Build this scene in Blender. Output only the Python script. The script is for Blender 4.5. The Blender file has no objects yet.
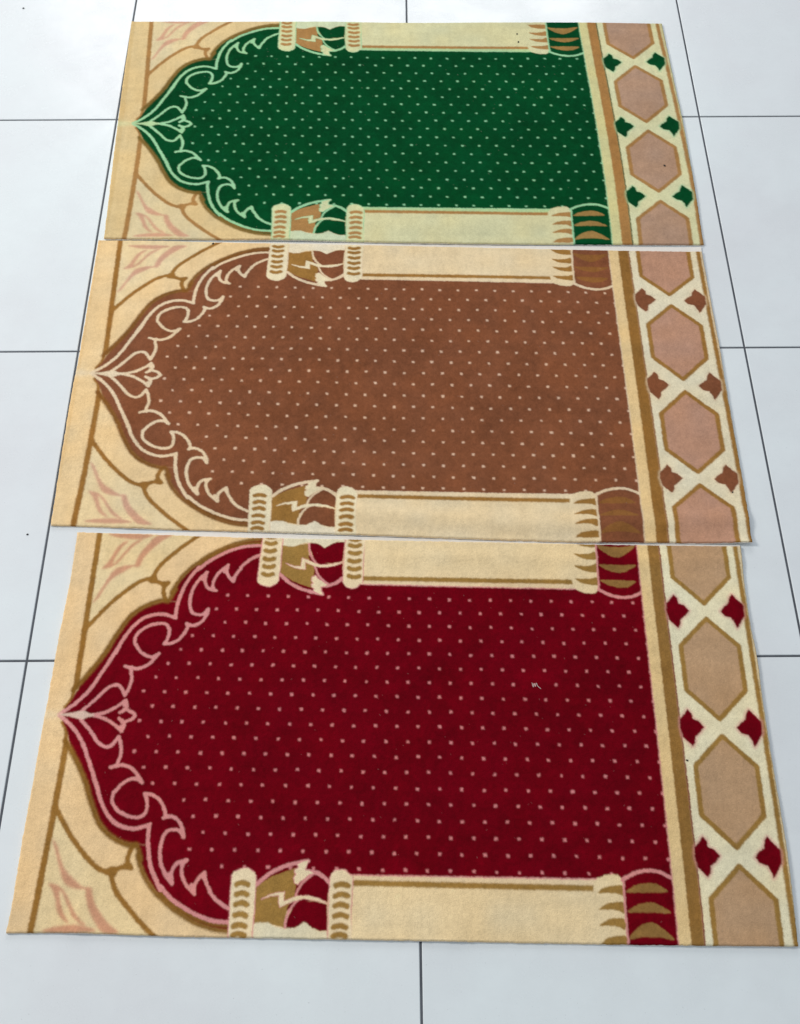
import bpy, math, random
import numpy as np
from mathutils import Matrix, Vector

# Everything below is in metres on the real floor plane (z = 0).
# The printed design of the mats is stored once (lower half, in mat metres: u along the mat from the tip of the
# arch, v across it) and is printed on every mat through that mat's own slight stretch.
DATA = {"archline":[[[-0.0008,0.001],[0.0119,0.01],[0.0229,0.0197],[0.0355,0.0344],[0.0456,0.0514],[0.0553,0.0721],[0.0645,0.0907],[0.0723,0.1091],
[0.0786,0.1236],[0.0635,0.0898],[0.0725,0.1072],[0.0793,0.1255],[0.0897,0.1434],[0.1026,0.1576],[0.118,0.1653],[0.1344,0.1676],[0.1465,0.1647],
[0.1553,0.1611]],[[0.1553,0.1611],[0.1551,0.1761],[0.1574,0.1937],[0.1606,0.2075],[0.1582,0.1978],[0.1618,0.2124],[0.1691,0.2298],[0.1822,0.251],
[0.1817,0.2469],[0.1982,0.2628],[0.2184,0.2754],[0.238,0.285],[0.2572,0.2909],[0.28,0.293]]],"orn":[[[0.0263,0.0005],[0.043,0.0168],[0.0544,0.0301],
[0.0657,0.0434],[0.0756,0.0481],[0.0837,0.0465],[0.0892,0.0394],[0.0934,0.0322]],[[0.0934,0.0322],[0.0981,0.0446],[0.1003,0.0579],[0.0981,0.0694],
[0.0967,0.0765]],[[0.0876,0.0794],[0.0981,0.0761],[0.1091,0.0761],[0.1209,0.0815],[0.1295,0.0909],[0.1372,0.1013]],[[0.1372,0.1013],[0.1283,0.0961],
[0.1192,0.0963],[0.1075,0.1038],[0.0999,0.114],[0.0972,0.1178],[0.0976,0.1297],[0.1044,0.1395],[0.1173,0.1477],[0.1322,0.1516],[0.1427,0.1496],[0.148,
0.1422],[0.1479,0.1314],[0.1461,0.1232],[0.1428,0.1172]],[[0.1428,0.1172],[0.1521,0.1181],[0.1632,0.1241],[0.1714,0.1345],[0.1759,0.1453],[0.1749,
0.1516]],[[0.1739,0.152],[0.1839,0.1491],[0.1933,0.153],[0.1995,0.1595],[0.2,0.161],[0.2042,0.1694],[0.2056,0.1783]],[[0.2056,0.1783],[0.2,0.1702],
[0.1911,0.1678],[0.1809,0.1714],[0.1759,0.1827],[0.175,0.1996],[0.1796,0.2182],[0.1877,0.2325],[0.1969,0.2429]],[[0.1969,0.2429],[0.1946,0.2324],
[0.1965,0.222],[0.2019,0.2143],[0.2143,0.2103]],[[0.2143,0.2103],[0.2089,0.2166],[0.2092,0.228],[0.2156,0.2422],[0.2297,0.2565]],[[0.2297,0.2565],
[0.2285,0.245],[0.2327,0.2357],[0.2406,0.2273]],[[0.2406,0.2273],[0.244,0.2396],[0.2511,0.2516],[0.2513,0.2536],[0.2629,0.2655],[0.2783,0.2746]],
[[0.0478,-0.0004],[0.0673,0.0045],[0.0795,0.0111],[0.0878,0.0168],[0.0958,0.0244]],[[0.0958,0.0244],[0.0991,0.0147],[0.0951,0.0089],[0.0898,0.0047]],
[[0.0953,0.0102],[0.1025,0.0081],[0.1095,0.0047],[0.114,-0.0011]]],"spikes":[[[0.0849,0.08],[0.0985,0.0722],[0.1036,0.076],[0.0995,0.0797]],[[0.1386,
0.1022],[0.1277,0.0913],[0.1243,0.0932],[0.1239,0.0973],[0.1303,0.0972]],[[0.1409,0.1154],[0.1501,0.1167],[0.1472,0.1223],[0.145,0.1232]],[[0.1718,
0.1526],[0.1765,0.1444],[0.1824,0.1488]],[[0.2064,0.18],[0.2044,0.1673],[0.1994,0.1653],[0.1944,0.1686]],[[0.1981,0.2441],[0.1875,0.2346],[0.1878,
0.2284],[0.1949,0.2262],[0.1977,0.2323]],[[0.2151,0.2092],[0.2037,0.2115],[0.2055,0.2177],[0.2103,0.2197]],[[0.2309,0.2577],[0.2204,0.2472],[0.2229,
0.242],[0.2292,0.2419],[0.2309,0.248]],[[0.2411,0.2257],[0.2345,0.2326],[0.2401,0.2366],[0.2442,0.2355]],[[0.1579,0.1591],[0.1511,0.1619],[0.1524,
0.169],[0.157,0.169]],[[0.0942,0.0293],[0.0897,0.0367],[0.095,0.0409],[0.0978,0.0398]],[[0.097,0.0264],[0.0901,0.0197],[0.093,0.0138],[0.0986,
0.0137]],[[0.0878,0.0037],[0.0964,0.0049],[0.1,0.0102],[0.0947,0.0128]]],"knot":[[0.002,-0.001],[0.002,0.001],[0.0144,0.0023],[0.0272,0.0057],[0.0361,
0.0067],[0.0428,0.0035],[0.0518,0.0013],[0.0515,-0.001]],"mainedge":[[0.0,0.0],[0.0063,0.0097],[0.0146,0.0241],[0.0182,0.0414],[0.0302,0.0536],
[0.0418,0.0686],[0.0539,0.0872],[0.0629,0.1037],[0.0594,0.0926],[0.07,0.1202],[0.0805,0.1418],[0.09,0.1578],[0.1026,0.1701],[0.1183,0.1804],[0.1314,
0.1854],[0.144,0.186],[0.1474,0.1921],[0.1529,0.2094],[0.144,0.1834],[0.1505,0.2084],[0.1605,0.2289],[0.1754,0.247],[0.192,0.2629],[0.2123,0.2765],
[0.2322,0.2881],[0.2494,0.2956],[0.2798,0.3013]],"shade":[[[0.0144,0.0386],[0.0268,0.0556],[0.0377,0.0715],[0.0488,0.0891],[0.0589,0.1075],[0.0556,
0.1002],[0.0663,0.1257],[0.076,0.1455],[0.0856,0.1615],[0.0988,0.1746],[0.1134,0.1835],[0.1284,0.189],[0.139,0.1891]],[[0.1405,0.1896],[0.1456,
0.2009],[0.15,0.2112],[0.1446,0.2044],[0.1552,0.228],[0.1692,0.2472],[0.1869,0.264],[0.2073,0.2786],[0.2283,0.2907],[0.2498,0.2986],[0.2624,0.3018],
[0.28,0.3038]]],"shade2":[[[0.1828,0.256],[0.2035,0.2723],[0.2234,0.2833],[0.2406,0.2903],[0.2576,0.295],[0.2794,0.297]]],"e0t":[[0.0067,0.012],
[0.0141,0.0251],[0.0158,0.0425]],"e0":[[[0.0142,0.1071],[0.0151,0.1286],[0.0134,0.3077]]],"e1":[[[0.0175,0.1392],[0.032,0.16],[0.0506,0.1846],[0.0732,
0.2088],[0.0897,0.2226],[0.1029,0.2284],[0.1102,0.2293]],[[0.1093,0.2283],[0.1258,0.2214],[0.1372,0.2225]],[[0.1372,0.2225],[0.1308,0.2116],[0.1333,
0.1987],[0.1395,0.187]],[[0.1093,0.2283],[0.1198,0.2529],[0.1404,0.276],[0.1641,0.2986],[0.1909,0.3209]]],"e1w":[[[0.0113,0.1372],[0.019,0.1328],
[0.0285,0.1517],[0.018,0.1519]],[[0.1002,0.226],[0.1082,0.2207],[0.1222,0.2204],[0.1167,0.236],[0.1109,0.2395]],[[0.1252,0.2169],[0.132,0.2099],
[0.1396,0.2246],[0.1299,0.2254]]],"petal":[[[0.021,0.1842],[0.0296,0.1933],[0.0374,0.2115],[0.0473,0.2275],[0.0615,0.2393],[0.0753,0.249],[0.0862,
0.2503],[0.0923,0.2664],[0.1027,0.2818],[0.1194,0.2989],[0.1329,0.3092],[0.1109,0.3096],[0.0964,0.2936],[0.0857,0.2763],[0.0802,0.2607],[0.0785,
0.2533],[0.0656,0.2521],[0.0504,0.2465],[0.0425,0.2357],[0.0357,0.2197],[0.0281,0.2015]],[[0.0266,0.245],[0.0404,0.2477],[0.0522,0.2573],[0.0632,
0.2748],[0.0734,0.2882],[0.0863,0.2996],[0.0813,0.3],[0.0677,0.2903],[0.0569,0.2734],[0.0485,0.2594],[0.0432,0.2546],[0.0471,0.2693],[0.0528,0.2828],
[0.0626,0.2962],[0.0587,0.2966],[0.0468,0.2859],[0.04,0.2694],[0.034,0.2557]],[[0.0286,0.309],[0.0378,0.304],[0.0534,0.3012],[0.0692,0.2995],[0.0855,
0.3011],[0.1026,0.3075],[0.0829,0.3102],[0.051,0.3108]]],"cap1":[[0.2817,0.3171],[0.2813,0.3081],[0.2799,0.2735],[0.2784,0.231],[0.285,0.2237],
[0.2946,0.2204],[0.3007,0.2202],[0.3084,0.2244],[0.3138,0.2308],[0.3155,0.2658],[0.3154,0.3074],[0.3169,0.3255],[0.2825,0.3262]],"cap2":[[0.4181,
0.3234],[0.4172,0.3053],[0.4161,0.2708],[0.4163,0.2306],[0.4217,0.2221],[0.4284,0.2196],[0.4331,0.2195],[0.4393,0.2211],[0.4464,0.2272],[0.4495,0.23],
[0.4492,0.2701],[0.4497,0.3228]],"stripes":[[[0.2951,0.2402],38],[[0.2956,0.254],38],[[0.2958,0.2673],38],[[0.2959,0.282],38],[[0.296,0.2963],38],
[[0.2959,0.3084],38],[[0.434,0.2393],42],[[0.4339,0.2533],42],[[0.434,0.2669],42],[[0.4342,0.2808],42],[[0.4337,0.2951],42],[[0.4335,0.3068],42]],
"leafbrown":[[0.3144,0.2434],[0.337,0.2294],[0.368,0.2179],[0.367,0.2244],[0.3695,0.2411],[0.3692,0.2548],[0.3595,0.2719],[0.358,0.2985],[0.3419,
0.2954],[0.3321,0.2928],[0.3146,0.2948]],"leafline":[[[0.3143,0.2422],[0.3295,0.2283],[0.3484,0.2176],[0.3676,0.2114],[0.3846,0.2082]],[[0.3806,
0.223],[0.3953,0.2234],[0.4079,0.2296],[0.4169,0.2378]]],"leafwedge":[[0.3857,0.2067],[0.3737,0.2108],[0.3702,0.2133],[0.3719,0.2181],[0.3677,0.2201],
[0.367,0.2249],[0.37,0.2263],[0.3665,0.2316],[0.3674,0.2378],[0.3719,0.2401],[0.377,0.2352],[0.3816,0.2313],[0.3882,0.2264],[0.3934,0.2244],[0.3866,
0.2216],[0.3814,0.2208],[0.3825,0.2135]],"leafred":[[0.37,0.2558],[0.3758,0.2445],[0.3862,0.2341],[0.3957,0.2299],[0.4056,0.2328],[0.4158,0.2402],
[0.415,0.2638],[0.3972,0.2571],[0.3826,0.2555]],"bolt":[[0.3229,0.2614],[0.3364,0.2545],[0.3546,0.2509],[0.3542,0.2584],[0.3546,0.2641],[0.3705,
0.2567],[0.3875,0.2559],[0.4022,0.2589],[0.4146,0.2652],[0.3975,0.2613],[0.3804,0.2598],[0.3662,0.2638],[0.3491,0.2716],[0.3478,0.2647],[0.3477,
0.2562],[0.3366,0.2567]],"leafred2":[[0.3594,0.2989],[0.3601,0.2881],[0.3668,0.2729],[0.3758,0.2632],[0.3976,0.2627],[0.4147,0.2666],[0.417,0.3021],
[0.4046,0.3021],[0.3924,0.2971],[0.3848,0.2911],[0.3756,0.2975],[0.3662,0.2999]],"leafedge":[[[0.3744,0.2599],[0.3644,0.273],[0.3599,0.2847],[0.3584,
0.2985]],[[0.3705,0.2557],[0.3738,0.2462],[0.3786,0.2385],[0.386,0.2312],[0.3935,0.2253]]],"wave":[[0.3138,0.2948],[0.3237,0.2923],[0.3345,0.2921],
[0.3445,0.2972],[0.3578,0.3001],[0.3733,0.2987],[0.3848,0.2908],[0.3948,0.2982],[0.4046,0.3026],[0.4175,0.3023],[0.4186,0.3234],[0.3164,0.3255]],
"shaftv":[0.228,0.2382,0.2265,0.2388],"cap3":[[0.779,0.3139],[0.7846,0.2412],[0.7857,0.23],[0.7914,0.2237],[0.8013,0.2192],[0.8129,0.2178],[0.8196,
0.2184],[0.824,0.2227],[0.8274,0.2292],[0.8278,0.2679],[0.8275,0.3129],[0.8267,0.3235],[0.7784,0.3245]],"cresc":[[[0.7902,0.2433],[0.7982,0.2366],
[0.8099,0.2336],[0.8263,0.2333],[0.8257,0.2465],[0.8167,0.2443],[0.8035,0.2436]],[[0.7901,0.2669],[0.8005,0.2588],[0.8121,0.2558],[0.8257,0.2561],
[0.8253,0.2707],[0.816,0.2669],[0.8019,0.2661]],[[0.7897,0.2881],[0.799,0.2807],[0.8105,0.2774],[0.8252,0.278],[0.8248,0.2919],[0.8153,0.2885],
[0.8023,0.2873]],[[0.7909,0.3119],[0.7973,0.305],[0.8088,0.3012],[0.8253,0.3005],[0.8254,0.313],[0.7912,0.3136]]],"basebl":[[0.8275,0.2282],[0.8377,
0.2196],[0.8516,0.2136],[0.8652,0.2115],[0.8803,0.214],[0.8949,0.2222],[0.8962,0.2574],[0.8961,0.3098],[0.8958,0.3221],[0.827,0.3235],[0.8276,
0.3111]],"basearc":[[[0.8258,0.2251],[0.8378,0.2181],[0.8516,0.2131],[0.8652,0.2115],[0.8803,0.2142],[0.8971,0.2231]]],"baseline":[[[0.8269,0.2273],
[0.8267,0.268],[0.8275,0.3111],[0.8273,0.32]]],"cresc2":[[[0.8293,0.2416],[0.8404,0.2338],[0.8521,0.23],[0.8637,0.2286],[0.875,0.231],[0.8865,0.2404],
[0.8645,0.2418],[0.8454,0.2422]],[[0.8291,0.2683],[0.8421,0.2596],[0.8595,0.2554],[0.8725,0.2579],[0.8889,0.2685],[0.8621,0.2685],[0.8432,0.2689]],
[[0.8287,0.3044],[0.8415,0.2898],[0.8571,0.2822],[0.87,0.2856],[0.8907,0.304],[0.8685,0.3014],[0.8461,0.3019]]],"u_field":0.8949,"u_b1":0.9114,
"u_b2":0.9293,"u_ol":1.0523,"starL":[[0.9432,0.1619],[0.9489,0.1686],[0.9494,0.177],[0.9581,0.1806],[0.9651,0.1893],[0.9582,0.1977],[0.9508,0.2037],
[0.9491,0.2134],[0.9449,0.2194],[0.9378,0.2116],[0.9318,0.2049],[0.9296,0.19],[0.9305,0.1774],[0.9382,0.1688]],"starR":[[1.0343,0.1605],[1.0419,
0.1699],[1.0501,0.1792],[1.0493,0.198],[1.0414,0.2105],[1.0354,0.2195],[1.0331,0.2107],[1.0291,0.2015],[1.019,0.1986],[1.013,0.19],[1.019,0.1829],
[1.0272,0.1769],[1.0296,0.167]],"xP":[0.9896,0.1897],"dot_first":[[0.2339,-0.2028],[0.2171,-0.1797],[0.2331,-0.1564],[0.1845,-0.1327],[0.1685,
-0.1088],[0.1509,-0.0885],[0.1371,-0.0636],[0.1204,-0.039],[0.137,-0.0162],[0.1205,0.007],[0.1364,0.0314],[0.1199,0.0534],[0.1367,0.0772],[0.1526,
0.1004],[0.201,0.1229],[0.2166,0.1463],[0.2331,0.1703],[0.2162,0.1946],[0.2329,0.2179]],"mats":{"green":{"c":[0.76771,-0.03301],"cu":[0.692092,
0.007447,0.005237,-0.002903,0.561801,-0.001245,0.000941,-0.007439,-0.000465,-0.001407],"cv":[0.000851,-0.34053,0.002448,-0.007223,-0.009032,0.00407,
-0.005263,0.009217,0.006489,0.006009],"back_top":[[-0.0015,0.3038],[1.1568,0.2892]],"top":[[-0.0014,0.3028],[0.3448,0.3019],[0.5851,0.2951],[0.9127,
0.2944],[1.1566,0.2876]],"bottom":[[0.0152,-0.3327],[0.1414,-0.3349],[0.3134,-0.338],[0.4281,-0.3408],[0.695,-0.3502],[0.9234,-0.3533],[1.0376,
-0.3549],[1.1594,-0.3558]],"left":[[-0.0014,0.3028],[0.0046,-0.0069],[0.0152,-0.3327]],"right":[[1.1566,0.2876],[1.159,0.159],[1.1613,0.0596],[1.1628,
-0.0035],[1.163,-0.1417],[1.1594,-0.3558]]},"brown":{"c":[0.76545,-0.67681],"cu":[0.694719,-0.000708,0.001887,-0.002447,0.57119,0.002304,-0.000985,
-0.008388,0.001158,-0.008995],"cv":[-0.001012,-0.332223,0.001502,-0.023002,-0.017473,-0.002493,-0.002455,0.000899,-0.008228,-0.000994],
"back_top":[[0.006,-0.3355],[0.1226,-0.3376],[0.2564,-0.3409],[0.4472,-0.344],[0.6378,-0.3503],[0.8281,-0.3549],[0.9802,-0.3573],[1.153,-0.3608]],
"top":[[0.0056,-0.337],[0.1227,-0.3389],[0.2566,-0.3442],[0.4474,-0.3499],[0.6377,-0.3564],[0.8275,-0.3641],[0.9791,-0.3689],[1.1532,-0.3735]],
"bottom":[[0.0035,-0.9621],[0.0685,-0.9645],[0.1508,-0.9688],[0.2329,-0.9726],[0.3149,-0.9756],[0.4621,-0.9819],[0.5437,-0.9858],[0.6251,-0.9896],
[0.7065,-0.9929],[0.8558,-0.9994],[0.95,-1.0006],[1.1476,-1.0039]],"left":[[0.0056,-0.337],[0.0045,-0.6009],[0.0016,-0.712],[0.0035,-0.9621]],
"right":[[1.1532,-0.3735],[1.1535,-0.4923],[1.1543,-0.5926],[1.1525,-0.6846],[1.1521,-0.8086],[1.1514,-0.9154],[1.1476,-1.0039]]},"red":{"c":[0.77021,
-1.31116],"cu":[0.708571,-0.006013,0.00111,-0.001497,0.601749,0.001564,0.000424,-0.004996,-0.00099,-0.004561],"cv":[0.001788,-0.349275,0.001585,
-0.000406,-0.016541,0.001014,0.001521,0.001648,0.00215,0.001031],"back_top":[[0.0528,-0.9756],[0.1027,-0.9765],[0.168,-0.977],[0.2332,-0.9756],[0.315,
-0.9775],[0.4621,-0.9838],[0.5437,-0.9873],[0.6251,-0.9909],[0.7064,-0.9944],[0.8557,-1.001],[0.9498,-1.0028],[1.1282,-1.0056]],"top":[[0.0498,
-0.9756],[0.1028,-0.9775],[0.1683,-0.9802],[0.2339,-0.9836],[0.3482,-0.9882],[0.4623,-0.9916],[0.5437,-0.994],[0.7062,-0.9985],[0.8555,-1.0035],
[0.9819,-1.0064],[1.1289,-1.0093]],"bottom":[[0.0348,-1.6018],[0.1084,-1.602],[0.1768,-1.6043],[0.2997,-1.6088],[0.5584,-1.6148],[0.8433,-1.6219],
[1.0059,-1.625],[1.1123,-1.6264]],"left":[[0.0498,-0.9756],[0.0493,-1.061],[0.0455,-1.1539],[0.0441,-1.2009],[0.0423,-1.2659],[0.0407,-1.3163],
[0.0399,-1.3946],[0.0371,-1.4731],[0.0369,-1.5499],[0.0348,-1.6018]],"right":[[1.1289,-1.0093],[1.1241,-1.0887],[1.1229,-1.1496],[1.1245,-1.2019],
[1.1222,-1.2575],[1.1203,-1.3347],[1.1199,-1.4115],[1.1197,-1.4835],[1.1166,-1.5565],[1.1121,-1.6264]]}},"specks":{"floor_left":[-0.0331,-0.9772],
"floor_top":[-0.2465,0.3546],"hexagon":[1.1099,-0.1463],"shaft_a":[0.8383,0.2551],"shaft_b":[0.8396,0.2289],"brown_top":[0.2245,-0.348],
"red_band":[0.9952,-1.3666],"lint":[0.781,-1.2478],"star":[1.1308,-0.9075],"brown_shaft":[0.8195,-0.9604]},"cam":[1167.392603583259,
1.0432897223196225,-0.0062771834488715515,-0.000715791115564128,0.5705035913970683,-1.910956552335418,1.6685886473954143]}

rng = np.random.default_rng(7)
random.seed(7)
scene = bpy.context.scene
COL = scene.collection

# ------------------------------------------------------------------ the printed design as soft-edged layers
RES = 0.0007
U0, U1, V0, V1 = -0.10, 1.12, -0.36, 0.36
NU, NV = int((U1 - U0) / RES), int((V1 - V0) / RES)
HV = NV // 2
VROW0 = 0.0                        # half raster: v from 0 to V1


class Half:
    """anti-aliased coverage rasters of the v > 0 half"""
    def __init__(self, full=False):
        self.full = full
        self.v0 = V0 if full else 0.0
        self.nv = NV if full else NV - HV
        self.a = np.zeros((self.nv, NU), np.float32)

    def box(self, p, m):
        p = np.asarray(p, float)
        x0 = max(0, int((p[:, 0].min() - m - U0) / RES)); x1 = min(NU, int((p[:, 0].max() + m - U0) / RES) + 2)
        y0 = max(0, int((p[:, 1].min() - m - self.v0) / RES)); y1 = min(self.nv, int((p[:, 1].max() + m - self.v0) / RES) + 2)
        if x1 <= x0 or y1 <= y0:
            return None
        U = U0 + (np.arange(x0, x1) + .5) * RES
        V = self.v0 + (np.arange(y0, y1) + .5) * RES
        return x0, x1, y0, y1, U[None, :], V[:, None]

    def poly(self, p, smooth=False):
        p = np.asarray(smoothed(p, True) if smooth else p, float)[:, :2]
        b = self.box(p, .002)
        if b is None: return self
        x0, x1, y0, y1, U, V = b
        ins = np.zeros((y1 - y0, x1 - x0), bool)
        d2 = np.full(ins.shape, 1e9)
        n = len(p)
        for i in range(n):
            (xa, ya), (xb, yb) = p[i], p[(i + 1) % n]
            if ya != yb:
                c = ((V > ya) != (V > yb)) & (U < (xb - xa) * (V - ya) / (yb - ya) + xa)
                ins ^= c
            d2 = np.minimum(d2, seg2(U, V, xa, ya, xb, yb))
        d = np.sqrt(d2); d = np.where(ins, -d, d)
        cov = np.clip(.5 - d / RES, 0, 1)
        self.a[y0:y1, x0:x1] = np.maximum(self.a[y0:y1, x0:x1], cov)
        return self

    def line(self, p, w, smooth=True, taper=False):
        p = np.asarray(smoothed(p, False) if smooth else p, float)[:, :2]
        for i in range(len(p) - 1):
            b = self.box(p[i:i + 2], w + .001)
            if b is None: continue
            x0, x1, y0, y1, U, V = b
            d = np.sqrt(seg2(U, V, p[i][0], p[i][1], p[i + 1][0], p[i + 1][1]))
            cov = np.clip((w / 2 - d) / RES + .5, 0, 1)
            self.a[y0:y1, x0:x1] = np.maximum(self.a[y0:y1, x0:x1], cov)
        return self

    def get(self):
        if self.full: return self.a
        out = np.zeros((NV, NU), np.float32)
        out[HV:] = self.a
        out[:HV] = self.a[:HV][::-1]
        return out


def seg2(U, V, xa, ya, xb, yb):
    dx, dy = xb - xa, yb - ya
    L = dx * dx + dy * dy + 1e-12
    t = np.clip(((U - xa) * dx + (V - ya) * dy) / L, 0, 1)
    return (U - xa - t * dx) ** 2 + (V - ya - t * dy) ** 2


def smoothed(p, closed, n=6):
    p = [np.array(q[:2], float) for q in p]
    if len(p) < 3: return p
    out = []
    m = len(p)
    rngi = range(m if closed else m - 1)
    for i in rngi:
        if closed:
            a, b, c, d = p[i - 1], p[i], p[(i + 1) % m], p[(i + 2) % m]
        else:
            b, c = p[i], p[i + 1]
            a = p[i - 1] if i else 2 * b - c
            d = p[i + 2] if i + 2 < m else 2 * c - b
        for k in range(n):
            t = k / n
            out.append(.5 * (2 * b + (c - a) * t + (2 * a - 5 * b + 4 * c - d) * t * t + (3 * b - a - 3 * c + d) * t ** 3))
    if not closed: out.append(p[-1])
    return out


def blur(a, r):
    if r <= 0: return a
    k = np.exp(-.5 * (np.arange(-int(3 * r) - 1, int(3 * r) + 2) / r) ** 2); k /= k.sum()
    o = np.zeros_like(a)
    h = len(k) // 2
    ap = np.pad(a, ((h, h), (0, 0)), mode='edge')
    for i, w in enumerate(k): o += w * ap[i:i + a.shape[0]]
    ap = np.pad(o, ((0, 0), (h, h)), mode='edge'); o = np.zeros_like(a)
    for i, w in enumerate(k): o += w * ap[:, i:i + a.shape[1]]
    return o


def resample(p, n):
    """n points evenly spaced by u along a smooth boundary"""
    return p


E = DATA
UF, UB1, UB2, UOL = E['u_field'], E['u_b1'], E['u_b2'], E['u_ol']
VS = E['shaftv']                    # shaft lines: pale, brown at two u
XS = [.4887, .7874]


def shaft(k, off=0):                # v of the shaft line at its two ends
    return [[.425, VS[k] + off], [.80, VS[k + 2] + off]]


L = []                              # (coverage, colour name)


def add(h, name, soft=.9):
    L.append((blur(h.get(), soft), name))


# margins and corner ground
h = Half().poly([[-.02, -.01], [.25, -.01], [.30, .20], [.30, .36], [-.02, .36]]); add(h, 'sand')
# pale triangle corner, bounded by the brown corner curves
cor = [E['e0'][0][1][:2]] + [q[:2] for q in E['e1'][0]] + [q[:2] for q in E['e1'][3]]
add(Half().poly([[.0165, cor[0][1]]] + cor[1:] + [[.17, .345], [.012, .345]]), 'corner', 2.5)
for q in E['petal']: L.append((blur(Half().poly(q, True).get(), 2.2) * .85, 'petal'))
me = E['mainedge']
def out(p, d):                      # push a boundary outward (away from the arch interior) by d
    p = np.array([q[:2] for q in p], float); t = np.gradient(p, axis=0); t /= np.hypot(t[:, 0], t[:, 1])[:, None] + 1e-9
    k = np.clip(np.arange(len(p)) / 4.0, 0, 1)[:, None]
    return (p + np.stack([-t[:, 1], t[:, 0]], 1) * d * k).tolist()


me = [q[:2] for q in me[:3]] + [q[:2] for q in E['shade'][0][1:]] + [[.1585, .1905]] + [q[:2] for q in E['shade'][1]]
mp = [q[:2] for q in me] + [[.30, me[-1][1]], [.44, .24], [.80, .24], [.84, .335], [UF, .345], [UF, -.01], [-.002, -.01]]
hb = Half()
hb.line(E['e0t'], .0060)
hb.line([[.0175, .045], [.0165, .14], [.0134, .32]], .0092, False)
add(hb, 'brown2', 1.3)
for q in E['shade']: pass
for q in E['shade2']: add(Half().line(q, .0060), 'shade', 1.4)
hb = Half()
for q in E['e1']: hb.line(q, .0074)
for q in E['e1w']: hb.poly(q)
add(hb, 'brown2', 1.3)
add(Half().poly(mp), 'main', 1.3)
add(Half().line(out(E['shade'][0], .0016), .0080).line(out(E['shade'][1], .0012), .0066), 'shade', 2.0)
for q in E['shade2']: add(Half().line(q, .0052), 'shade', 1.6)
# dots
hd = Half(True)
for k in range(0, 19):
    v = -.2028 + k * .02337
    first = E['dot_first'][min(max(k, 0), 18)][0] - .010
    for n in range(-16, 20):
        u = .4906 - .0048 * v + .0322 * n + (0 if k % 2 == 0 else .0161)
        if u < first or u > .905: continue
        if k in (-1, 19) and not (.25 < u < .82): continue
        if k == 18 and .2 < u < .232: continue
        a = rng.uniform(0, math.pi); r = .0025 * rng.uniform(.92, 1.08)
        if rng.uniform() < .02: r *= .8
        cu_, cv_ = u + rng.normal(0, .0004), v + rng.normal(0, .0004)
        r *= .86
        hd.poly([[cu_ + r * rng.uniform(.85, 1.15) * sx, cv_ + r * rng.uniform(.85, 1.15) * sy] for sx, sy in ((-1, -1), (1, -1), (1, 1), (-1, 1))])
add(hd, 'dot', 1.0)
# shaft of the column
(s0, s1) = shaft(0), shaft(1)
yb = lambda v, dv: [[.425, v[0][1] + dv], [.80, v[1][1] + dv]]
add(Half().poly(yb(s0, -.0025) + [[.80, .36], [.425, .36]]), 'line', .9)
add(Half().poly(yb(s0, -.0005) + [[.80, .36], [.425, .36]]), 'line2', .9)
add(Half().poly(yb(s1, .001) + [[.80, .36], [.425, .36]]), 'shaft', 1.2)
add(Half().poly(yb(s1, -.0052) + yb(s1, .0030)[::-1]), 'brown', 1.3)
# arch outline and scrolls
hl = Half()
for q in E['archline']: hl.line(q, .0054)
for q in E['orn']: hl.line(q, .0050)
for q in E['spikes']: hl.poly(q)
add(hl, 'line', .9)
add(Half().poly(E['knot']), 'knot', 1.2)
L.append((blur(Half(True).poly([[-.05, -.010], [.0, -.003], [.008, -.001], [.008, .001], [.0, .003], [-.05, .010]]).get(), 6) * .7, 'knotglow'))
# leaf block between the two collars
lx0, lx1 = .300, .425
add(Half().poly(E['leafbrown']), 'brown', .9)
add(Half().poly(E['leafred']).poly(E['leafred2']), 'main', .8)
hl = Half()
for q in E['leafline']: hl.line(q, .0056)
for q in E['leafedge']: hl.line(q, .0034)
add(hl, 'line', .8)
add(Half().line(E['leafwedge'] + E['leafwedge'][:1], .0026, False).line(E['bolt'] + E['bolt'][:1], .0016, False), 'line', .8)
add(Half().poly(E['leafwedge']).poly(E['bolt']), 'cap', .7)
add(Half().poly(E['wave']), 'wave', 1.2)
# collars
for c in ('cap1', 'cap2'):
    q = np.array(E[c]); mu_ = q[:, 0].mean(); q[:, 0] = mu_ + (q[:, 0] - mu_) * .925; E[c] = q.tolist()
hc = Half()
for c in ('cap1', 'cap2'): hc.line(E[c] + E[c][:1], .0030, False)
add(hc, 'line', .9)
add(Half().poly(E['cap1'], True).poly(E['cap2'], True), 'cap', .9)
hs = Half()
for (u, v), w in E['stripes']:
    w = w / 5.714 * .00142 * .80
    hs.line([[u - w, v + .0018], [u - w * .5, v + .0002], [u, v - .0004], [u + w * .5, v + .0002], [u + w, v + .0018]], .0080)
add(hs, 'brown', 1.2)
# third collar and the dark base block
hc = Half().poly(E['cap3'], False); add(hc, 'shaft', 1.0)
hs = Half()
for q in E['cresc']: hs.poly(q, True)
add(hs, 'brown', 1.0)
add(Half().poly(E['basebl']), 'main', .8)
hs = Half()
for q in E['cresc2']: hs.poly(q, True)
add(hs, 'crescent', .8)
hl = Half()
hl.line(E['basearc'][0], .0052)
hl.line(E['baseline'][0], .0030)
add(hl, 'line', .8)
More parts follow.
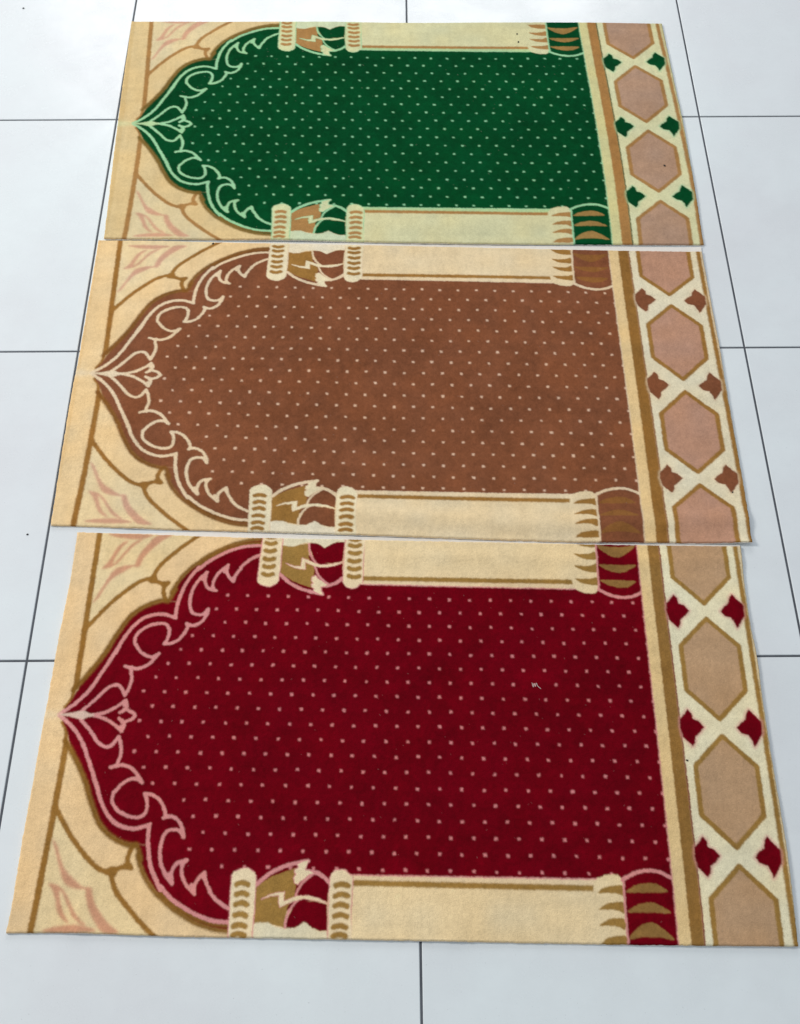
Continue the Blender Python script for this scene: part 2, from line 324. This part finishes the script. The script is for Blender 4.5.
# cross bands at the foot end
def band(a, b, name, soft=.9, dv=0.0):
    add(Half(True).poly([[a - .0035 * .36, -.37], [b - .0035 * .36, -.37], [b + .0035 * .36, .37], [a + .0035 * .36, .37]]), name, soft)
band(UF - .0015, UF + .002, 'line', 1.0)
band(UF, UB1 + .001, 'band')
band(UB1, UB2, 'brownband')
band(UB2, UB2 + .0022, 'main', .8)
band(UB2 + .0022, 1.2, 'hexground', .9)
band(UOL - .0038, UOL + .0040, 'brown', 1.3)
band(UOL + .0042, 1.2, 'edgeband', 1.2)
UC, HA, P, SH = .9897, .0443, .1900, .0362
hf, ho = Half(), Half()
for k in (0, 1):
    c = (k + .5) * P
    hexp = [[UC, c - .0820], [UC + HA, c - SH], [UC + HA, c + SH], [UC, c + .0820], [UC - HA, c + SH], [UC - HA, c - SH]]
    hf.poly(hexp)
    ho.line(hexp + hexp[:1], .0074, False)
add(hf, 'hexfill', .9); add(ho, 'brown', 1.0)
hg, hs = Half(True), Half(True)
for k in (-1, 0, 1):
    for nm in ('starL', 'starR'):
        q = [[a, b + (k - 1) * P] for a, b in E[nm]]
        hg.line(q + q[:1], .0055, False); hs.poly(q)
L.append((blur(hg.get(), 2.0) * .55, 'line'))
add(hs, 'main', .8)


def lin(c):
    c = np.array(c, float) / 255
    return np.where(c <= .04045, c / 12.92, ((c + .055) / 1.055) ** 2.4)


PAL = {
    'red': dict(sand=(237, 202, 152), margin=(238, 202, 152), corner=(235, 208, 158), petal=(203, 140, 110), main=(111, 1, 18), shade=(132, 92, 38), brown=(160, 122, 62),
                brown2=(152, 108, 50), brownband=(152, 112, 58), dot=(214, 132, 130), line=(218, 146, 140), line2=(236, 208, 166), shaft=(239, 213, 166), cap=(240, 217, 176),
                wave=(232, 218, 182), knot=(224,190,168), knotglow=(240, 218, 180), crescent=(148, 110, 60), band=(234, 202, 146), hexground=(238, 226, 188), edgeband=(226, 202, 160), hexfill=(192, 155, 118)),
    'brown': dict(sand=(236, 203, 152), margin=(232, 196, 142), corner=(233, 208, 162), petal=(204, 150, 126), main=(132, 80, 53), shade=(128, 84, 38), brown=(160, 116, 58),
                  brown2=(154, 108, 52), brownband=(150, 106, 52), dot=(228, 190, 160), line=(232, 206, 170), line2=(236, 212, 172), shaft=(234, 210, 168), cap=(238, 222, 184),
                  wave=(234, 220, 190), knot=(234, 212, 178), knotglow=(240, 220, 184), crescent=(142, 94, 50), band=(236, 202, 146), hexground=(236, 222, 188), edgeband=(228, 202, 164), hexfill=(192, 146, 120)),
    'green': dict(sand=(222, 194, 142), margin=(216, 186, 132), corner=(222, 202, 158), petal=(206, 152, 126), main=(0, 68, 33), shade=(128, 100, 48), brown=(172, 128, 76),
                  brown2=(170, 126, 74), brownband=(174, 126, 72), dot=(140, 198, 152), line=(158, 208, 158), line2=(184, 208, 152), shaft=(216, 210, 164), cap=(212, 214, 164),
                  wave=(206, 214, 176), knot=(184,214,160), knotglow=(214, 214, 160), crescent=(160, 124, 70), band=(216, 208, 150), hexground=(222, 218, 172), edgeband=(204, 196, 148), hexfill=(184, 148, 122)),
}


def composite(pal):
    img = np.empty((NV, NU, 3), np.float32); img[:] = lin(pal['margin'])
    for cov, name in L:
        c = lin(pal[name]).astype(np.float32)
        m = cov[..., None]
        img += (c - img) * m
    return img


def bil(img, u, v):
    x = np.clip((u - U0) / RES - .5, 0, NU - 1.001); y = np.clip((v - V0) / RES - .5, 0, NV - 1.001)
    i = x.astype(int); j = y.astype(int); fx = (x - i)[..., None]; fy = (y - j)[..., None]
    return (img[j, i] * (1 - fx) + img[j, i + 1] * fx) * (1 - fy) + (img[j + 1, i] * (1 - fx) + img[j + 1, i + 1] * fx) * fy


def noise(X, Y, scale, seed):
    r = np.random.default_rng(seed).uniform(-1, 1, (256, 256))
    x = X / scale + 31.7; y = Y / scale + 57.3
    i = np.floor(x).astype(int); j = np.floor(y).astype(int)
    fx = x - i; fy = y - j
    fx = fx * fx * (3 - 2 * fx); fy = fy * fy * (3 - 2 * fy)
    g = lambda a, b: r[b % 256, a % 256]
    return (g(i, j) * (1 - fx) + g(i + 1, j) * fx) * (1 - fy) + (g(i, j + 1) * (1 - fx) + g(i + 1, j + 1) * fx) * fy


# ------------------------------------------------------------------ materials
def node_mat(name):
    m = bpy.data.materials.new(name); m.use_nodes = True
    nt = m.node_tree; b = nt.nodes['Principled BSDF']
    return m, nt, b


def pile_material():
    m, nt, b = node_mat('velour_pile')
    N, K = nt.nodes, nt.links
    at = N.new('ShaderNodeAttribute'); at.attribute_name = 'dye'
    tc = N.new('ShaderNodeTexCoord')
    n1 = N.new('ShaderNodeTexNoise'); n1.inputs['Scale'].default_value = 620; n1.inputs['Detail'].default_value = 3
    n2 = N.new('ShaderNodeTexNoise'); n2.inputs['Scale'].default_value = 55; n2.inputs['Detail'].default_value = 4; n2.inputs['Roughness'].default_value = .65
    for n in (n1, n2): K.new(tc.outputs['Object'], n.inputs['Vector'])
    r1 = N.new('ShaderNodeMapRange'); r1.inputs[1].default_value = .3; r1.inputs[2].default_value = .7; r1.inputs[3].default_value = .90; r1.inputs[4].default_value = 1.10
    r2 = N.new('ShaderNodeMapRange'); r2.inputs[1].default_value = .3; r2.inputs[2].default_value = .7; r2.inputs[3].default_value = .965; r2.inputs[4].default_value = 1.035
    K.new(n1.outputs['Fac'], r1.inputs[0]); K.new(n2.outputs['Fac'], r2.inputs[0])
    mu = N.new('ShaderNodeMath'); mu.operation = 'MULTIPLY'; K.new(r1.outputs[0], mu.inputs[0]); K.new(r2.outputs[0], mu.inputs[1])
    vm = N.new('ShaderNodeVectorMath'); vm.operation = 'SCALE'; K.new(at.outputs['Color'], vm.inputs[0]); K.new(mu.outputs[0], vm.inputs['Scale'])
    K.new(vm.outputs[0], b.inputs['Base Color'])
    b.inputs['Roughness'].default_value = .95
    b.inputs['Specular IOR Level'].default_value = .04
    b.inputs['Sheen Weight'].default_value = .0
    b.inputs['Sheen Roughness'].default_value = .5
    bp = N.new('ShaderNodeBump'); bp.inputs['Strength'].default_value = .55; bp.inputs['Distance'].default_value = .0012
    K.new(n1.outputs['Fac'], bp.inputs['Height']); K.new(bp.outputs[0], b.inputs['Normal'])
    return m


def fleece_material():
    m, nt, b = node_mat('fleece_backing')
    N, K = nt.nodes, nt.links
    tc = N.new('ShaderNodeTexCoord'); n1 = N.new('ShaderNodeTexNoise'); n1.inputs['Scale'].default_value = 300
    K.new(tc.outputs['Object'], n1.inputs['Vector'])
    cr = N.new('ShaderNodeValToRGB'); cr.color_ramp.elements[0].color = (.80, .73, .64, 1); cr.color_ramp.elements[1].color = (.90, .86, .80, 1)
    K.new(n1.outputs['Fac'], cr.inputs[0]); K.new(cr.outputs[0], b.inputs['Base Color'])
    b.inputs['Roughness'].default_value = 1; b.inputs['Specular IOR Level'].default_value = .1
    return m


def tile_material():
    m, nt, b = node_mat('glazed_white_tile')
    N, K = nt.nodes, nt.links
    tc = N.new('ShaderNodeTexCoord')
    at = N.new('ShaderNodeAttribute'); at.attribute_name = 'tone'
    def tex(scale, detail=4, rough=.6):
        n = N.new('ShaderNodeTexNoise'); n.inputs['Scale'].default_value = scale; n.inputs['Detail'].default_value = detail; n.inputs['Roughness'].default_value = rough
        K.new(tc.outputs['Object'], n.inputs['Vector']); return n
    n1, n2, n4 = tex(1.5, 5), tex(9, 6, .7), tex(330, 2)
    cr = N.new('ShaderNodeValToRGB')
    cr.color_ramp.elements[0].position = .36; cr.color_ramp.elements[1].position = .64
    cr.color_ramp.elements[0].color = (.765, .785, .80, 1); cr.color_ramp.elements[1].color = (.81, .865, .87, 1)
    K.new(n1.outputs['Fac'], cr.inputs[0])
    smu = N.new('ShaderNodeMapRange'); smu.inputs[1].default_value = .35; smu.inputs[2].default_value = .62; smu.inputs[3].default_value = .955; smu.inputs[4].default_value = 1.0
    K.new(n2.outputs['Fac'], smu.inputs[0])
    dst = N.new('ShaderNodeMapRange'); dst.inputs[1].default_value = .70; dst.inputs[2].default_value = .76; dst.inputs[3].default_value = 1.0; dst.inputs[4].default_value = .72
    K.new(n4.outputs['Fac'], dst.inputs[0])
    mm = N.new('ShaderNodeMath'); mm.operation = 'MULTIPLY'; K.new(smu.outputs[0], mm.inputs[0]); K.new(dst.outputs[0], mm.inputs[1])
    vm = N.new('ShaderNodeVectorMath'); vm.operation = 'MULTIPLY'
    K.new(cr.outputs[0], vm.inputs[0]); K.new(at.outputs['Color'], vm.inputs[1])
    v2 = N.new('ShaderNodeVectorMath'); v2.operation = 'SCALE'; K.new(vm.outputs[0], v2.inputs[0]); K.new(mm.outputs[0], v2.inputs['Scale'])
    K.new(v2.outputs[0], b.inputs['Base Color'])
    r = N.new('ShaderNodeMapRange'); r.inputs[1].default_value = .3; r.inputs[2].default_value = .7; r.inputs[3].default_value = .34; r.inputs[4].default_value = .16
    K.new(n2.outputs['Fac'], r.inputs[0]); K.new(r.outputs[0], b.inputs['Roughness'])
    b.inputs['IOR'].default_value = 1.52
    n3 = tex(11, 2)
    bp = N.new('ShaderNodeBump'); bp.inputs['Strength'].default_value = .35; bp.inputs['Distance'].default_value = .002
    K.new(n3.outputs['Fac'], bp.inputs['Height']); K.new(bp.outputs[0], b.inputs['Normal'])
    return m


def plain(name, col, rough=.8, noise_scale=80, amp=.15):
    m, nt, b = node_mat(name)
    N, K = nt.nodes, nt.links
    tc = N.new('ShaderNodeTexCoord'); n1 = N.new('ShaderNodeTexNoise'); n1.inputs['Scale'].default_value = noise_scale; n1.inputs['Detail'].default_value = 4
    K.new(tc.outputs['Object'], n1.inputs['Vector'])
    cr = N.new('ShaderNodeValToRGB')
    cr.color_ramp.elements[0].color = tuple(c * (1 - amp) for c in col) + (1,); cr.color_ramp.elements[1].color = tuple(min(1, c * (1 + amp)) for c in col) + (1,)
    K.new(n1.outputs['Fac'], cr.inputs[0]); K.new(cr.outputs[0], b.inputs['Base Color'])
    b.inputs['Roughness'].default_value = rough
    return m


M_PILE, M_FLEECE, M_TILE = pile_material(), fleece_material(), tile_material()
M_GROUT = plain('grey_grout', (.085, .092, .105), .9, 22, .6)
M_LINT = plain('white_lint', (.75, .68, .62), .9)
M_CRUMB = plain('dark_crumb', (.02, .015, .012), .8)


# ------------------------------------------------------------------ mesh helpers
def mesh_from(name, co, quads, mat, parent=None, smooth=True, dye=None, attr='dye'):
    me = bpy.data.meshes.new(name)
    co = np.asarray(co, np.float32); quads = np.asarray(quads, np.int32)
    me.vertices.add(len(co)); me.vertices.foreach_set('co', co.ravel())
    me.loops.add(quads.size); me.loops.foreach_set('vertex_index', quads.ravel())
    me.polygons.add(len(quads)); me.polygons.foreach_set('loop_start', np.arange(0, quads.size, 4, dtype=np.int32))
    me.polygons.foreach_set('use_smooth', np.full(len(quads), smooth))
    me.update(calc_edges=True)
    if dye is not None:
        a = me.color_attributes.new(attr, 'FLOAT_COLOR', 'POINT')
        c = np.ones((len(co), 4), np.float32); c[:, :3] = dye
        a.data.foreach_set('color', c.ravel())
    me.materials.append(mat)
    o = bpy.data.objects.new(name, me); COL.objects.link(o)
    if parent: o.parent = parent
    return o


def grid_quads(n, m, base=0):      # n columns, m rows, vertices row-major
    i = np.arange((m - 1) * (n - 1)); r = i // (n - 1); c = i % (n - 1)
    a = r * n + c
    return np.stack([a, a + n, a + n + 1, a + 1], 1) + base


def curve(p, t):
    """point at fraction t of a piecewise boundary, by chord length, smoothed"""
    p = np.array(smoothed(p, False, 5), float)
    s = np.r_[0, np.cumsum(np.hypot(*np.diff(p, axis=0).T))]; s /= s[-1]
    return np.stack([np.interp(t, s, p[:, 0]), np.interp(t, s, p[:, 1])], -1)


def coons(top, bot, left, right, n, m):
    s = np.linspace(0, 1, n); t = np.linspace(0, 1, m)
    T, B, Lf, R = curve(top, s), curve(bot, s), curve(left, t), curve(right, t)
    S, TT = np.meshgrid(s, t)
    S = S[..., None]; TT = TT[..., None]
    P = (1 - TT) * T[None] + TT * B[None] + (1 - S) * Lf[:, None] + S * R[:, None]
    P -= (1 - S) * (1 - TT) * T[0] + S * (1 - TT) * T[-1] + (1 - S) * TT * B[0] + S * TT * B[-1]
    return P


def polyval(cf, x, y, d=3):
    o = 0; k = 0
    for i in range(d + 1):
        for j in range(d + 1 - i):
            o = o + cf[k] * x ** i * y ** j; k += 1
    return o


TOPZ = .0045


def tag(o, label=None, cat=None, group=None, kind=None):
    for k, v in (('label', label), ('category', cat), ('group', group), ('kind', kind)):
        if v: o[k] = v


def make_mat(key, label, step, seed, lift):
    d = E['mats'][key]
    W, Hh = 1.15, .63
    n, m = int(W / step), int(Hh / step)
    P = coons(d['top'], d['bottom'], d['left'], d['right'], n, m)
    X, Y = P[..., 0], P[..., 1]
    s = np.linspace(0, 1, n)[None, :]; t = np.linspace(0, 1, m)[:, None]
    # slightly frayed cut edges
    fr = (noise(X, Y, .0022, seed) + noise(X, Y, .007, seed + 1)) * .0004
    edge = np.minimum(np.minimum(s * W, (1 - s) * W), np.minimum(t * Hh, (1 - t) * Hh))
    # design coordinates
    x = (X - d['c'][0]) / .6; y = (Y - d['c'][1]) / .35
    wob = .00055
    u = polyval(d['cu'], x, y) + wob * noise(X, Y, .0021, seed + 2) + .0004 * noise(X, Y, .006, seed + 3)
    v = polyval(d['cv'], x, y) + wob * noise(X, Y, .0021, seed + 4) + .0004 * noise(X, Y, .006, seed + 5)
    img = composite(PAL[key])
    dye = bil(img, u, v)
    del img
    # light and dark of the unevenly brushed pile, put into colour as broad blotches
    wx, wy = X + .02 * noise(X, Y, .05, seed + 40), Y + .02 * noise(X, Y, .05, seed + 41)
    dark = 1 - np.clip(dye.max(-1) * 1.6, 0, 1) * .72          # deep dyes show brushing more than pale ones
    bl = 1 + dark * ((.10 * noise(wx, wy, .17, seed + 6) + .11 * noise(wx, wy, .055, seed + 42) + .11 * noise(wx, wy, .019, seed + 7) + .10 * noise(X, Y, .0055, seed + 8)))
    bl = bl + dark * .12 * np.clip(noise(X * .35, Y * .8, .012, seed + 43) - .25, 0, 1)
    warm = .03 * noise(X, Y, .035, seed + 9)
    bl = bl + (.04 + .05 * dark) * noise(X, Y, .0026, seed + 30) + .035 * noise(X, Y * .18, .006, seed + 31) + .03 * noise(X * .15, Y, .009, seed + 32)
    dye = dye * bl[..., None] * np.stack([1 + warm, 1 + 0 * warm, 1 - 1.6 * warm], -1)
    # fluff caught in the pile
    rf = np.random.default_rng(seed + 60)
    for _ in range(170):
        i, j = int(rf.integers(2, m - 3)), int(rf.integers(2, n - 4)); w = rf.uniform(.04, .14)
        di, dj = [(1, 1), (0, 1), (1, 0), (1, -1)][int(rf.integers(4))]
        for q_ in range(int(rf.integers(1, 3))):
            dye[i + di * q_, j + dj * q_] = dye[i + di * q_, j + dj * q_] * (1 - w) + np.array([.62, .52, .46]) * w
    dye = np.clip(dye, 0.0008, .95)
    # relief
    z = TOPZ + .0004 * noise(X, Y, .09, seed + 10) + .0005 * noise(X, Y, .21, seed + 11) + .00016 * noise(X, Y, .0026, seed + 12) + .00010 * noise(X, Y, .0055, seed + 13)
    rr = .0022
    k = np.clip(edge / rr, 0, 1); z = z - .0016 * (1 - np.sqrt(np.clip(1 - (1 - k) ** 2, 0, 1)))
    lf = lift(s, t)
    z = z + lf
    # move the rim by the fray
    rim = np.clip(1 - edge / .003, 0, 1)
    X = X + fr * rim; Y = Y + fr * rim
    root = bpy.data.objects.new('prayer_mat', None); COL.objects.link(root)
    cx, cy = float(X.mean()), float(Y.mean())
    root.location = (cx, cy, 0); root.empty_display_size = .1
    tag(root, label, 'prayer mat', 'prayer mats laid in a row on the tiles')
    co = np.stack([X - cx, Y - cy, z], -1).reshape(-1, 3)
    q = grid_quads(n, m)
    # skirt
    loop = np.r_[np.arange(n), np.arange(1, m) * n + n - 1, (m - 1) * n + np.arange(n - 2, -1, -1), np.arange(m - 2, 0, -1) * n]
    base = len(co)
    sk = co[loop].copy(); lfz = np.broadcast_to(lf, (m, n)).reshape(-1)[loop]
    sk[:, 2] = .0013 + lfz
    a = loop; b = np.roll(loop, -1); ia = base + np.arange(len(loop)); ib = np.roll(ia, -1)
    q = np.concatenate([q, np.stack([a, b, ib, ia], 1)])
    co = np.concatenate([co, sk]); dy = dye.reshape(-1, 3); dy = np.concatenate([dy, dy[loop]])
    mesh_from('pile', co, q, M_PILE, root, True, dy)
    # backing cloth: thin sheet under the pile, showing along the far cut edge
    nb, mb = 240, 60
    inset = .0012
    B = coons(d['back_top'], d['bottom'], [d['back_top'][0]] + d['left'][1:], [d['back_top'][-1]] + d['right'][1:], nb, mb)
    bs = np.linspace(0, 1, nb)[None, :]; bt = np.linspace(0, 1, mb)[:, None]
    bx = B[..., 0] + (.5 - bs) * 2 * (-.0003); by = B[..., 1] - .0007 * np.clip((bt - .5) * 2, 0, 1) + .0005 * noise(B[..., 0], B[..., 1], .012, seed + 20) * (bt < .02)
    bz = .0012 + lift(bs, bt) + 0 * bx
    top = np.stack([bx - cx, by - cy, bz], -1).reshape(-1, 3)
    bot = top.copy(); bot[:, 2] -= .0009
    loop = np.r_[np.arange(nb), np.arange(1, mb) * nb + nb - 1, (mb - 1) * nb + np.arange(nb - 2, -1, -1), np.arange(mb - 2, 0, -1) * nb]
    q1 = grid_quads(nb, mb); q2 = grid_quads(nb, mb, len(top))[:, ::-1]
    a = loop; b = np.roll(loop, -1)
    q3 = np.stack([a, b, b + len(top), a + len(top)], 1)
    bk = mesh_from('backing', np.concatenate([top, bot]), np.concatenate([q1, q2, q3]), M_FLEECE, root, False)
    bk['label'] = 'pale fleece backing showing at the cut edge'
    return root


def bump1(x, c, w): return np.exp(-((x - c) / w) ** 2)


def wavy(s, sd, n=5):
    r = np.random.default_rng(sd).uniform(-1, 1, n)
    o = 0
    for k in range(n): o = o + r[k] * np.sin((k + 1.3) * 3.9 * s + sd + k * 2.1)
    return np.clip(.5 + .35 * o, 0, 1)


def rims(s, t, sd, near=.0016, far=.0008, side=.0012):
    return (near * wavy(s, sd) * np.clip((t - .96) / .04, 0, 1) ** 2 + far * wavy(s, sd + 1) * np.clip((.03 - t) / .03, 0, 1) ** 2
            + side * wavy(t, sd + 2) * np.clip((s - .98) / .02, 0, 1) ** 2 + side * wavy(t, sd + 3) * np.clip((.02 - s) / .02, 0, 1) ** 2)


def lift_green(s, t):
    e = np.clip((t - .93) / .07, 0, 1) ** 2
    return e * (.0022 * bump1(s, .30, .09) + .0014 * bump1(s, .12, .05) + .001 * bump1(s, .8, .15)) + rims(s, t, 3) + .0012 * bump1(t, .93, .03) * bump1(s, .6, .2)


def lift_brown(s, t):
    e = np.clip((t - .95) / .05, 0, 1) ** 2
    fold = bump1(t + .012 * np.sin(7 * s), .938, .030)
    return (.0052 * fold * np.clip((s - .34) / .12, 0, 1) * np.clip((1.25 - s) / .3, 0, 1) + e * .005 * bump1(s, 1.0, .05)
            + .0015 * bump1(s, .12, .03) * np.clip((t - .8) / .2, 0, 1) + rims(s, t, 8))


def lift_red(s, t):
    return (.0016 * bump1(s + .03 * (1 - t), .095, .014) * np.clip((t - .72) / .2, 0, 1) + .0016 * bump1(t, .045, .022) * np.clip((s - .1) / .1, 0, 1)
            + .0012 * bump1(s - .02 * t, .55, .02) * np.clip((t - .88) / .12, 0, 1) + rims(s, t, 15, .0014))


make_mat('green', 'dark green dotted velour prayer mat farthest from the camera', .0016, 11, lift_green)
make_mat('brown', 'chocolate brown dotted velour prayer mat between the green and the red one', .0013, 42, lift_brown)
make_mat('red', 'deep red dotted velour prayer mat nearest to the camera', .0012, 77, lift_red)

# ------------------------------------------------------------------ floor of square glazed tiles
S, GAP, BEV = .6, .0034, .0011
co, qd, tone = [], [], []
for i in range(-5, 8):
    for j in range(-9, 7):
        x0, x1 = i * S + GAP / 2, (i + 1) * S - GAP / 2
        y0, y1 = j * S + GAP / 2, (j + 1) * S - GAP / 2
        tx, ty = rng.normal(0, .0006, 2)
        dz = rng.uniform(-.00012, 0)
        tn = 1 + rng.uniform(-.02, .02)
        b = len(co)
        xc, yc = (x0 + x1) / 2, (y0 + y1) / 2
        for (ins, zz) in ((0, -.004), (0, -BEV), (BEV * .45, -BEV * .3), (BEV, 0)):
            for (sx, sy) in ((-1, -1), (1, -1), (1, 1), (-1, 1)):
                px = x0 + ins if sx < 0 else x1 - ins
                py = y0 + ins if sy < 0 else y1 - ins
                co.append((px, py, zz + dz)); tone.append((tn, tn, tn * (1 + .004 * ((i * 7 + j * 3) % 3 - 1))))
        for r in range(3):
            for k in range(4):
                k2 = (k + 1) % 4
                qd.append((b + r * 4 + k, b + r * 4 + k2, b + r * 4 + 4 + k2, b + r * 4 + 4 + k))
        qd.append((b + 12, b + 13, b + 14, b + 15))
fl = mesh_from('floor', co, qd, M_TILE, None, False, np.array(tone), 'tone')
me = fl.data
# grout bed in the same object
import bmesh
bm = bmesh.new(); bm.from_mesh(me)
vs = [bm.verts.new(p) for p in ((-3.1, -5.5, -.0013), (4.9, -5.5, -.0013), (4.9, 4.3, -.0013), (-3.1, 4.3, -.0013))]
f = bm.faces.new(vs); f.material_index = 1
bm.to_mesh(me); bm.free(); me.materials.append(M_GROUT)
tag(fl, 'white glazed square floor tiles with thin grey joints', 'floor', None, 'structure')


# ------------------------------------------------------------------ crumbs and lint
def crumb(key, label, r=.0014, z=None):
    x, y = E['specks'][key]
    bm = bmesh.new()
    bmesh.ops.create_icosphere(bm, subdivisions=2, radius=r)
    rr = random.Random(key)
    for v in bm.verts:
        v.co *= rr.uniform(.7, 1.25); v.co.z *= .6; v.co.x *= 1.3
    me = bpy.data.meshes.new('crumb'); bm.to_mesh(me); bm.free(); me.materials.append(M_CRUMB)
    o = bpy.data.objects.new('crumb', me); COL.objects.link(o)
    o.location = (x, y, (r * .5 if z is None else z)); o.rotation_euler = (0, 0, rr.uniform(0, 6))
    tag(o, label, 'crumb', 'dark crumbs lying about')


zt = TOPZ + .0006
crumb('floor_left', 'dark crumb on the white tile left of the brown mat corner', .0013)
crumb('floor_top', 'dark crumb on the white tile at the top left corner', .0018)
crumb('hexagon', 'dark crumb inside a tan hexagon of the green mat', .0020, zt)
crumb('shaft_a', 'upper of two dark crumbs on the pale column of the green mat', .0015, zt)
crumb('shaft_b', 'lower of two dark crumbs on the pale column of the green mat', .0017, zt)
crumb('brown_top', 'dark crumb at the far left edge of the brown mat', .0018, zt)
crumb('red_band', 'dark crumb beside the brown cross band of the red mat', .0014, zt)
crumb('star', 'dark crumb below a brown star of the brown mat', .0012, zt)
crumb('brown_shaft', 'dark crumb on the near pale column of the brown mat', .0010, zt)

# white lint: a short bent thread on the red field
x, y = E['specks']['lint']
cu = [(-.006, .004), (-.0045, -.003), (-.003, .003), (-.001, -.002), (.0005, .0035), (.003, -.002), (.007, -.006)]
bm = bmesh.new()
prev = None
pts = smoothed(cu, False, 4)
for i, p in enumerate(pts):
    t = np.array(pts[min(i + 1, len(pts) - 1)]) - np.array(pts[max(i - 1, 0)]); t = t / (np.hypot(*t) + 1e-9)
    nx, ny = -t[1], t[0]
    ring = []
    for k in range(6):
        a = k * math.pi / 3; r = .00032
        ring.append(bm.verts.new((p[0] + nx * r * math.cos(a), p[1] + ny * r * math.cos(a), r * math.sin(a) + .0004 * math.sin(i * .9))))
    if prev:
        for k in range(6): bm.faces.new((prev[k], prev[(k + 1) % 6], ring[(k + 1) % 6], ring[k]))
    else: bm.faces.new(ring[::-1])
    prev = ring
bm.faces.new(prev)
me = bpy.data.meshes.new('lint_thread'); bm.to_mesh(me); bm.free(); me.materials.append(M_LINT)
o = bpy.data.objects.new('lint_thread', me); COL.objects.link(o); o.location = (x, y, TOPZ + .001)
tag(o, 'tiny white bent lint thread lying on the red mat', 'lint')

# ------------------------------------------------------------------ camera
f_, th, yaw, roll, cx, cy, hh = E['cam']
r = Vector((math.cos(yaw), math.sin(yaw), 0)); fwd0 = Vector((-math.sin(yaw), math.cos(yaw), 0))
up = fwd0 * math.sin(th) + Vector((0, 0, 1)) * math.cos(th)
fw = fwd0 * math.cos(th) - Vector((0, 0, 1)) * math.sin(th)
cr_, sr_ = math.cos(roll), math.sin(roll)
rx = r * cr_ + up * sr_; uy = up * cr_ - r * sr_
cam = bpy.data.cameras.new('camera'); co_ = bpy.data.objects.new('camera', cam); COL.objects.link(co_)
mw = Matrix((rx, uy, -fw)).transposed().to_4x4(); mw.translation = (cx, cy, hh)
co_.matrix_world = mw
cam.sensor_fit = 'VERTICAL'; cam.sensor_height = 24; cam.sensor_width = 24 * 800 / 1024; cam.lens = f_ * 24 / 1024
cam.clip_end = 100; cam.clip_start = .05
scene.camera = co_

# ------------------------------------------------------------------ light: a bright room, soft daylight from windows
w = bpy.data.worlds.new('World'); scene.world = w; w.use_nodes = True
nt = w.node_tree; bg = nt.nodes['Background']
tc = nt.nodes.new('ShaderNodeTexCoord'); sp = nt.nodes.new('ShaderNodeSeparateXYZ')
nt.links.new(tc.outputs['Generated'], sp.inputs[0])
cr = nt.nodes.new('ShaderNodeValToRGB')
cr.color_ramp.elements[0].position = .0; cr.color_ramp.elements[0].color = (.55, .57, .60, 1)
cr.color_ramp.elements[1].position = 1.0; cr.color_ramp.elements[1].color = (.74, .82, .92, 1)
nt.links.new(sp.outputs['Z'], cr.inputs[0]); nt.links.new(cr.outputs[0], bg.inputs['Color'])
bg.inputs['Strength'].default_value = .60


def area(name, loc, target, sx, sy, power, col):
    l = bpy.data.lights.new(name, 'AREA'); l.shape = 'RECTANGLE'; l.size = sx; l.size_y = sy; l.energy = power; l.color = col
    o = bpy.data.objects.new(name, l); COL.objects.link(o); o.location = loc
    o.rotation_euler = (Vector(target) - Vector(loc)).to_track_quat('-Z', 'Y').to_euler()
    return o


area('window_light', (.3, 4.2, 2.6), (.55, -.4, 0), 3.4, 1.9, 84, (1, .98, .96))
area('ceiling_light', (-3.3, .4, 3.3), (.6, -.8, 0), 1.3, 1.3, 150, (1, .97, .92))

vs_ = scene.view_settings
vs_.view_transform = 'Standard'; vs_.look = 'None'; vs_.exposure = 0; vs_.gamma = 1
scene.render.engine = 'CYCLES'
scene.cycles.max_bounces = 6
scene.render.resolution_x = 800; scene.render.resolution_y = 1024
